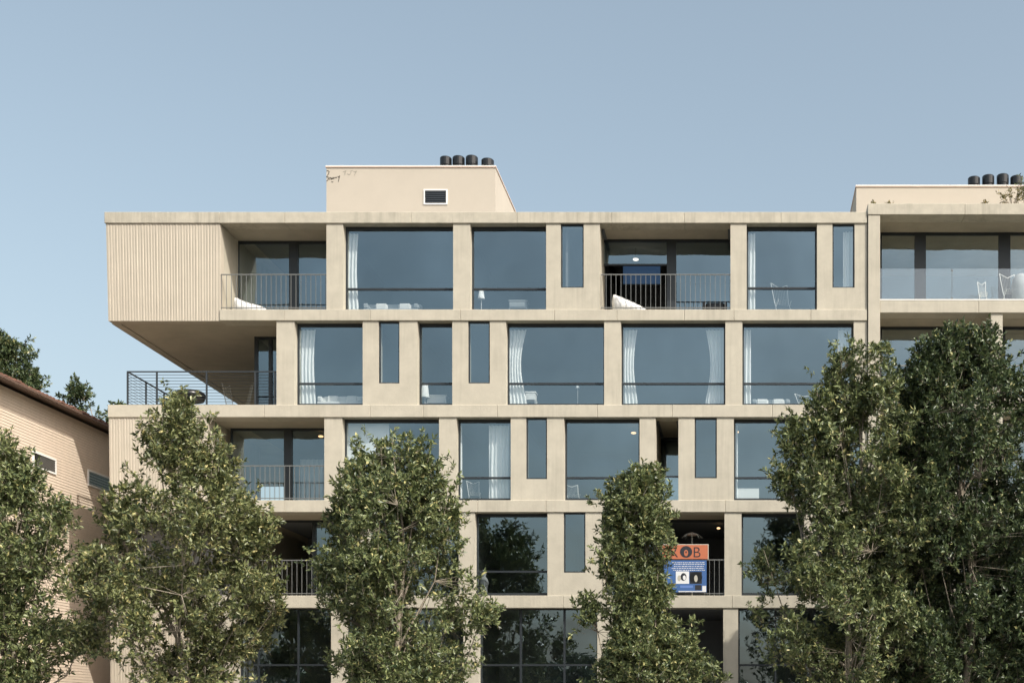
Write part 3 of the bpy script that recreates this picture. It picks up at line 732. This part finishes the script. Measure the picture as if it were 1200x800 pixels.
MB().box(x0 - ox - e, x1 - ox + e, .001, .019, z1 - oz, z1 - oz + e).box(x1 - ox, x1 - ox + e, .001, .019, .0, z1 - oz).build('rim', M['chalk'], t)
text_mesh('R', .52, M['ink'], t, (X(789.5, d) - ox, -.003, .07), -.006); text_mesh('B', .52, M['ink'], t, (X(816.5, d) - ox, -.003, .07), -.006)
cx = X(804, d) - ox
def disc(cx, cz, rx, rz_, m, y, nm, parent):
    n = 28; MB().poly([(cx + rx * math.cos(2 * math.pi * k / n), y, cz + rz_ * math.sin(2 * math.pi * k / n)) for k in range(n)] + [(cx + rx * math.cos(2 * math.pi * k / n), y + .003, cz + rz_ * math.sin(2 * math.pi * k / n)) for k in range(n)],
        [tuple(range(n)), tuple(range(2 * n - 1, n - 1, -1))] + [(k, (k + 1) % n, n + (k + 1) % n, n + k) for k in range(n)]).build(nm, m, parent)
disc(cx, .26, .21, .20, M['ink'], -.004, 'disc', t); disc(cx, .22, .07, .11, M['orange'], -.008, 'face', t); disc(cx, .25, .025, .035, M['ink'], -.012, 'mark', t)
t = thing('blue_poster', 'blue poster with white lines and two portraits hanging on the fourth storey railing', 'poster', (X(803, d), d, Z(693.5, d)))
ox, oz = t.location.x, t.location.z; x0, z0 = bp(778, 693.5); x1, z1 = bp(828, 656)
MB().box(x0 - ox, x1 - ox, 0, .015, 0, z1 - oz).build('sheet', M['blue'], t)
mb = MB(); rnd = random.Random(3)
for k, zz in enumerate((658.5, 660.5, 663, 665.2, 667.4)):
    x = 787 + rnd.random() * 3
    while x < 825:
        w_ = rnd.uniform(.8, 3); mb.box(X(x, d) - ox, X(min(x + w_, 826), d) - ox, -.004, -.001, Z(zz + .6, d) - oz, Z(zz - .1, d) - oz); x += w_ + rnd.uniform(.5, .9)
stuff(mb.build('printed_lines', M['paper'], t))
def prect(a, b, c, e_, m, nm, y=-.004): MB().box(X(a, d) - ox, X(b, d) - ox, y, y + .003, Z(e_, d) - oz, Z(c, d) - oz).build(nm, m, t)
prect(792, 807.5, 669, 683.5, M['paper'], 'portrait_panel'); prect(808.3, 822.5, 669.5, 683.5, M['ink'], 'portrait_panel')
disc(X(801, d) - ox, Z(675.5, d) - oz, .10, .13, M['ink'], -.009, 'portrait', t); disc(X(802, d) - ox, Z(676.5, d) - oz, .05, .08, M['paper'], -.013, 'portrait_face', t)
disc(X(796, d) - ox, Z(677, d) - oz, .06, .10, M['chalk'], -.009, 'portrait', t)
disc(X(815.5, d) - ox, Z(676, d) - oz, .22, .19, M['black'], -.009, 'portrait', t); disc(X(815.5, d) - ox, Z(677.5, d) - oz, .06, .12, M['chalk'], -.013, 'portrait_face', t)
prect(797, 812, 685.5, 688.5, M['paleb'], 'caption'); prect(814.5, 822, 685, 691, M['ink'], 'caption'); prect(823, 827.5, 686, 692, M['paper'], 'caption')
prect(795, 827.5, 692, 693.2, M['paper'], 'caption')

# ------------------------------------------------------------ trees
def build_leaves(P, D, L, W, rng):
    """P leaf base, D direction, L length, W width -> folded two-triangle-pair blades"""
    n = len(P); D = D / np.linalg.norm(D, axis=1, keepdims=True)
    rv = rng.normal(size=(n, 3)); rv[:, 2] += .9
    Sd = np.cross(D, rv); Sd /= np.linalg.norm(Sd, axis=1, keepdims=True) + 1e-9
    N = np.cross(Sd, D)
    V = np.empty((n, 4, 3)); mid = P + D * (L * .5)[:, None]
    V[:, 0] = P; V[:, 1] = mid + Sd * (W * .5)[:, None] + N * (W * .12)[:, None]
    V[:, 2] = P + D * L[:, None] - N * (L * .08)[:, None]; V[:, 3] = mid - Sd * (W * .5)[:, None] + N * (W * .12)[:, None]
    V = V.reshape(-1, 3); k = np.arange(n) * 4
    F = np.stack([k, k + 1, k + 2, k, k + 2, k + 3], 1).reshape(-1)
    me = bpy.data.meshes.new('crown'); me.vertices.add(len(V)); me.vertices.foreach_set('co', V.astype(np.float32).ravel())
    me.loops.add(len(F)); me.loops.foreach_set('vertex_index', F.astype(np.int32))
    nf = len(F) // 3; me.polygons.add(nf); me.polygons.foreach_set('loop_start', np.arange(nf, dtype=np.int32) * 3)
    try: me.polygons.foreach_set('loop_total', np.full(nf, 3, dtype=np.int32))
    except Exception: pass
    me.update(calc_edges=True); me.validate()
    return me

DM, LM = .92, 1.3
def tree(name, label, cx, Yt, profile, seed, density=11.0, spires=(), leaf=.13, m='leaf', lobes=.25, trunk_r=.12, group=None, bare=0, lean=0, hole=.42, squash=.9):
    """profile: list of (photo y, left px, right px) at the tree's own depth"""
    rng = np.random.default_rng(seed)
    x_ = lambda px: X(px, Yt); z_ = lambda py: Z(py, Yt)
    base = Vector((x_(cx), Yt, 0)); t = thing(name, label, 'tree', base, group)
    pz = np.array([z_(p[0]) for p in profile])[::-1]; pl = np.array([x_(p[1]) for p in profile])[::-1]; pr = np.array([x_(p[2]) for p in profile])[::-1]
    ctr = lambda z: (np.interp(z, pz, pl) + np.interp(z, pz, pr)) / 2
    rad = lambda z: (np.interp(z, pz, pr) - np.interp(z, pz, pl)) / 2
    area = float(np.trapezoid(rad(np.linspace(pz[0], pz[-1], 60)) ** 1.6, np.linspace(pz[0], pz[-1], 60))) if hasattr(np, 'trapezoid') else 30
    n = int(area * density * 3.2 * DM); leaf = leaf * LM
    # branch masses first, then leafy shoots gathered round each of them
    nl_ = int(area * 1.9) + 8; un = lambda z: 1 + .13 * np.sin(z * 2.4 + seed) + .09 * np.sin(z * 5.1 + seed * 2); rr = lambda z: np.maximum(rad(z) * un(z) - .42, .05)
    lz = rng.uniform(pz[0], pz[-1], nl_ * 8); lz = lz[rng.random(nl_ * 8) < (rr(lz) / rr(lz).max()) ** 1.4][:nl_]; nl_ = len(lz)
    la = rng.uniform(0, 2 * math.pi, nl_); lr = rng.uniform(.28, .66, nl_); lq = np.maximum(rr(lz) - lr * .55, .0) * (.2 + .8 * np.sqrt(rng.random(nl_))) * rng.uniform(.85, 1.22, nl_)
    LC = np.stack([ctr(lz) + lq * np.cos(la), lq * np.sin(la) * squash, lz], 1)
    wgt = lr ** 2; kk = rng.choice(nl_, n, p=wgt / wgt.sum()); v_ = rng.normal(size=(n, 3)); v_ /= np.linalg.norm(v_, axis=1, keepdims=True)
    v_ *= rng.uniform(.35, 1.0, n)[:, None] ** .6
    Q = LC[kk] + v_ * lr[kk][:, None] * np.array([1, 1, 1.25]); px, py, zz = Q[:, 0], Q[:, 1], Q[:, 2]
    k = (np.abs(px - ctr(zz)) < rad(zz) * 1.04 + .12) & (zz < pz[-1] + .2); px, py, zz = px[k], py[k], zz[k]
    tips = np.stack([px, Yt + py, zz], 1); outw = np.stack([px - ctr(zz), py, np.zeros(len(px))], 1)
    outw /= np.linalg.norm(outw, axis=1, keepdims=True) + .3
    # spires: upright leaders that break the outline
    sp_t = []; sp_o = []
    for (sx, sy, sw, sh) in spires:
        xs, zs = x_(sx), z_(sy); w_ = sw * (CD + Yt) / FPX; h_ = sh * (CD + Yt) / FPX; yo = rng.uniform(-.5, .5)
        for _ in range(int(12 + w_ * h_ * 26)):
            q = rng.random() ** .8; a = rng.uniform(0, 6.28); r_ = w_ * .5 * (.25 + .75 * q) * math.sqrt(rng.random())
            sp_t.append((xs + r_ * math.cos(a), Yt + yo + r_ * math.sin(a), zs - h_ * q - .3)); sp_o.append((math.cos(a) * .3, math.sin(a) * .3, 0))
    # stray sprigs all round the outline
    for _ in range(int(area * 1.6) + 14):
        z = rng.uniform(pz[0], pz[-1]); a = rng.uniform(0, 6.28); q = rad(z) + rng.uniform(-.45, .08)
        for j in range(3): sp_t.append((ctr(z) + (q - j * .16) * math.cos(a), Yt + (q - j * .16) * math.sin(a) * squash, z - j * .14)); sp_o.append((math.cos(a) * .9, math.sin(a) * .9, 0))
    if sp_t: tips = np.concatenate([tips, np.array(sp_t)]); outw = np.concatenate([outw, np.array(sp_o)])
    T = len(tips)
    # trunk and limbs
    ztop = z_(min(p[0] for p in profile)) - .5; wob = lambda z: .12 * math.sin(z * .9 + seed)
    tp = [Vector((ctr(z) * min(1, z / 3) + base.x * (1 - min(1, z / 3)) + wob(z), Yt + .1 * math.cos(z * .8 + seed), z)) for z in np.linspace(0, ztop, 16)]
    tr_ = [trunk_r * (1 - .88 * i / 15) for i in range(16)]
    MB(base).tube(tp, tr_, 8).build('trunk', M['bark'], t, smooth=True)
    limbpts = [np.array(p) for p in tp[3:]]
    lb = MB(base)
    for _ in range(26):
        q = tips[rng.integers(0, len(px))]; zs = max(1.5, q[2] - (1.0 + 1.3 * abs(q[0] - ctr(q[2]))) - rng.uniform(.2, 1.6)); zs = min(zs, ztop - .3)
        i = min(14, max(1, int(zs / ztop * 15))); a = tp[i]; b = Vector(q); mid = a.lerp(b, .5) + Vector((0, 0, -.15)) + Vector(rng.normal(size=3)) * .12
        pts = [a, a.lerp(mid, .55) + Vector(rng.normal(size=3)) * .05, mid, mid.lerp(b, .5) + Vector((0, 0, .06)), b]
        r0 = tr_[i] * .24 + .007; lb.tube(pts, [r0, r0 * .8, r0 * .6, r0 * .4, .008], 5, cap=False); limbpts += [np.array(p) for p in pts[1:]]
    for (sx, sy, sw, sh) in spires:
        b = Vector((x_(sx), Yt, z_(sy) - .1)); z0 = max(2, b.z - sh * .035 - 2.2); i = min(14, max(1, int(z0 / ztop * 15))); a = tp[i]
        m1 = a.lerp(b, .45) + Vector(((b.x - a.x) * .3, 0, 0)); lb.tube([a, m1, b], [tr_[i] * .4 + .01, .022, .006], 5, cap=False); limbpts += [np.array(m1), np.array(m1.lerp(b, .5))]
    lb.build('limbs', M['bark'], t, smooth=True)
    LP = np.array(limbpts)
    # shoots with leaves
    ns = 3; base_p = np.repeat(tips, ns, 0) + rng.normal(size=(T * ns, 3)) * .15; od = np.repeat(outw, ns, 0)
    dirs = od * .55 + np.array([0, 0, .75]) + rng.normal(size=(T * ns, 3)) * .42; dirs /= np.linalg.norm(dirs, axis=1, keepdims=True)
    sl_ = rng.uniform(.22, .5, T * ns)
    nl = 17; u = np.tile(np.linspace(.12, 1.0, nl) ** .55, T * ns); bp_ = np.repeat(base_p, nl, 0); dd = np.repeat(dirs, nl, 0); ss = np.repeat(sl_, nl)
    P = bp_ + dd * (ss * u)[:, None]; N_ = len(P)
    Dl = dd * .55 + rng.normal(size=(N_, 3)) * .75
    sc_ = rng.uniform(.55, 1.15, N_)
    me = build_leaves(P - np.array(base), Dl, leaf * sc_, leaf * .40 * sc_ * rng.uniform(.7, 1.2, N_), rng)
    stuff(link('crown', me, M[m], t))
    # twigs
    tv = []; tf = []; 
    sel = np.arange(0, T * ns, 2)
    A = base_p[sel] - np.array(base); B = A + dirs[sel] * sl_[sel][:, None]
    tipA = tips - np.array(base); dmin = ((tips[:, None, :] - LP[None]) ** 2).sum(2).argmin(1); near = LP[dmin] - np.array(base)
    A = np.concatenate([A, near]); B = np.concatenate([B, tipA]); side = rng.normal(size=(len(A), 3)); ax = B - A
    s1 = np.cross(ax, side); s1 /= np.linalg.norm(s1, axis=1, keepdims=True) + 1e-9; s2 = np.cross(ax, s1); s2 /= np.linalg.norm(s2, axis=1, keepdims=True) + 1e-9
    ra = np.concatenate([np.full(len(sel), .007), np.full(T, .012)])[:, None]
    V = np.stack([A + s1 * ra, A - s1 * ra * .5 + s2 * ra * .87, A - s1 * ra * .5 - s2 * ra * .87, B], 1).reshape(-1, 3)
    k4 = np.arange(len(A)) * 4; F = np.stack([k4, k4 + 1, k4 + 3, k4 + 1, k4 + 2, k4 + 3, k4 + 2, k4, k4 + 3], 1).reshape(-1, 3)
    m2 = bpy.data.meshes.new('twigs'); m2.from_pydata(V.tolist(), [], F.tolist()); m2.update(); stuff(link('twigs', m2, M['bark'], t))
    return t

TY = -7.2
G = 'street trees in front of the apartment building'
tree('street_tree', 'leafy street tree at the left edge in front of the clapboard house', -15, TY, [(520, -8, 8), (560, -45, 42), (610, -75, 76), (680, -90, 78), (730, -85, 62), (770, -60, 90), (820, -60, 60), (860, -40, 40)], 11, spires=((4, 522, 22, 60), (30, 540, 16, 40), (66, 575, 14, 40), (104, 728, 44, 34)), group=G)
tree('street_tree', 'broad street tree covering the ribbed corner below the cable railed terrace', 212, TY, [(480, 196, 218), (520, 172, 250), (560, 172, 266), (600, 160, 298), (650, 118, 325), (700, 88, 318), (750, 100, 308), (800, 150, 300), (850, 165, 280)], 22, spires=((202, 460, 26, 75), (252, 508, 24, 60), (160, 560, 22, 60), (312, 598, 18, 45), (120, 640, 24, 40), (108, 655, 16, 30), (268, 535, 10, 40), (185, 500, 10, 40), (222, 500, 14, 50), (140, 572, 20, 40)), group=G, hole=.30, m='leafw')
tree('street_tree', 'upright street tree whose top covers the roller blind window on the third storey', 462, TY, [(516, 430, 500), (560, 402, 528), (610, 388, 545), (680, 380, 556), (730, 378, 560), (790, 385, 556), (850, 400, 540)], 33, spires=((446, 512, 22, 60), (487, 520, 26, 50), (505, 532, 20, 45), (415, 545, 18, 50), (524, 575, 18, 50), (572, 698, 16, 30), (398, 585, 18, 40)), group=G, hole=.25)
tree('street_tree', 'slender street tree beside the banner balcony', 752, TY, [(558, 735, 762), (600, 706, 782), (650, 702, 780), (700, 702, 780), (740, 700, 800), (780, 700, 828), (820, 712, 805), (860, 725, 790)], 44, spires=((742, 553, 14, 45), (762, 543, 22, 60), (722, 565, 18, 50), (772, 600, 18, 50), (692, 695, 20, 30), (828, 770, 22, 22), (716, 600, 16, 60)), group=G, density=12)
tree('street_tree', 'tall wide street tree overlapping the right end of the main block', 985, TY, [(405, 972, 1005), (450, 962, 1040), (500, 930, 1075), (560, 925, 1095), (620, 915, 1098), (660, 880, 1098), (700, 890, 1095), (760, 895, 1085), (850, 910, 1075)], 55, spires=((985, 402, 24, 70), (1033, 402, 28, 70), (960, 458, 22, 60), (929, 482, 18, 50), (1012, 440, 24, 50), (920, 535, 20, 40), (895, 640, 26, 30)), group=G, trunk_r=.13, density=15)
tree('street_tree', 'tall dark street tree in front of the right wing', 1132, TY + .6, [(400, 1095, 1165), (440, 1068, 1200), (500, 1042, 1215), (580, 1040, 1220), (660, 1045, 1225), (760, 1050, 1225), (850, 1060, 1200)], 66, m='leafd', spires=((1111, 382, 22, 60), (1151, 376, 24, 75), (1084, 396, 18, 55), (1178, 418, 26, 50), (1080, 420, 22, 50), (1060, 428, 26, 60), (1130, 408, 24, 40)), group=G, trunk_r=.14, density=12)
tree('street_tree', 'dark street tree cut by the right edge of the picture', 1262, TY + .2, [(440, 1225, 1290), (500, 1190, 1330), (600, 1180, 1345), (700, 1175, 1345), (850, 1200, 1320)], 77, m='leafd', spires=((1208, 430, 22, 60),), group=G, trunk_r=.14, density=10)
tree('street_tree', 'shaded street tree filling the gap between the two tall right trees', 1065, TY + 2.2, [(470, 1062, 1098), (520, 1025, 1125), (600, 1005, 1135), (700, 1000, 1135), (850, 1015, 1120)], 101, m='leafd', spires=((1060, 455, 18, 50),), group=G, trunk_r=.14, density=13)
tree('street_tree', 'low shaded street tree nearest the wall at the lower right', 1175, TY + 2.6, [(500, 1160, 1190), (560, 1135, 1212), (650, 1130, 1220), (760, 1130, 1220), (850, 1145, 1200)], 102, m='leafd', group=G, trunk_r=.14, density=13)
G2 = 'trees behind the clapboard house'
tree('garden_tree', 'green tree rising behind the clapboard roof at the left edge', 12, 16, [(402, -5, 22), (425, -30, 40), (450, -40, 46), (500, -40, 46), (560, -30, 40), (640, -10, 20)], 88, m='leafd', spires=((14, 399, 18, 25), (40, 432, 14, 20)), leaf=.16, density=7, group=G2)
tree('garden_tree', 'tree with a widened lower crown between the clapboard roof and the ribbed corner', 104, 11, [(453, 92, 108), (470, 84, 122), (490, 76, 150), (560, 90, 175), (700, 100, 175), (840, 110, 165)], 99, m='leafd', spires=((97, 450, 10, 18),), leaf=.16, density=9, group=G2)  # only the top shows; hidden crown widened to keep sky light out of gap

# opposite side of the street: only its reflection shows in the glass
def woods():
    rng = np.random.default_rng(5); n = 5200
    cxs = rng.uniform(-60, 45, 46); r_ = rng.uniform(2.2, 3.8, 46); zc = rng.uniform(3.0, 6.5, 46)
    k = rng.integers(0, 46, n * 8); v = rng.normal(size=(n * 8, 3)); v /= np.linalg.norm(v, axis=1, keepdims=True)
    P = np.stack([cxs[k], np.full(n * 8, -69.) + (k % 5), zc[k]], 1) + v * (r_[k] * rng.uniform(.5, 1, n * 8))[:, None] * np.array([1, .8, 1.15])
    P[:, 2] = np.maximum(P[:, 2], .3)
    me = build_leaves(P, rng.normal(size=P.shape), np.full(len(P), .55), np.full(len(P), .36), rng); me.name = 'far_woods'
    o = link('far_woods', me, M['leafd']); stuff(o); o['label'] = 'belt of dark trees across the street'; o['category'] = 'woods'
woods()

# plants on the wing roof
def roof_plant(px, py, d, wpx, hpx, label, seed, m='leafy', n=260):
    rng = np.random.default_rng(seed); zb = Z(240) + .0; base = np.array([X(px, d), d, zb]); w_ = wpx * (CD + d) / FPX / 2; h_ = Z(py, d) - zb
    t = thing('roof_plant', label, 'plant', tuple(base)); st = MB(); Pl = []; Dl = []
    for s in range(max(3, int(n / 14))):
        a = rng.uniform(0, 6.28); q = rng.random(); tip = Vector((w_ * (2 * rng.random() - 1), w_ * .6 * math.sin(a), h_ * (.35 + .65 * rng.random() * (1 - .3 * q))))
        mid = tip * .5 + Vector((0, 0, .05)); st.tube([(0, 0, 0), mid, tip], [.01, .007, .003], 3, cap=False)
        for _ in range(14):
            u = rng.uniform(.4, 1.05); Pl.append(np.array(mid.lerp(tip, (u - .4) / .6)) + rng.normal(size=3) * .03); Dl.append(rng.normal(size=3) + np.array([0, 0, .5]))
    st.build('stems', M['bark'], t)
    stuff(link('leaves', build_leaves(np.array(Pl), np.array(Dl), np.full(len(Pl), .10), np.full(len(Pl), .045), rng), M[m], t))
roof_plant(1186, 218, .3, 34, 25, 'wispy shrub growing on the roof edge of the right wing, left of the leafier one', 3)
roof_plant(1203, 205, .35, 26, 40, 'leafier shrub on the roof edge of the right wing at the picture edge', 4, 'leaf', 420)
roof_plant(1155, 234, .2, 7, 12, 'tiny sprig growing out of the right wing roof edge', 5, n=42)
roof_plant(1024, 237.5, .2, 5, 6, 'tiny weed at the left corner of the right wing roof', 6, n=28)
roof_plant(1042, 238, .2, 6, 5, 'tiny weed on the right wing roof edge, second from its left corner', 8, n=28)
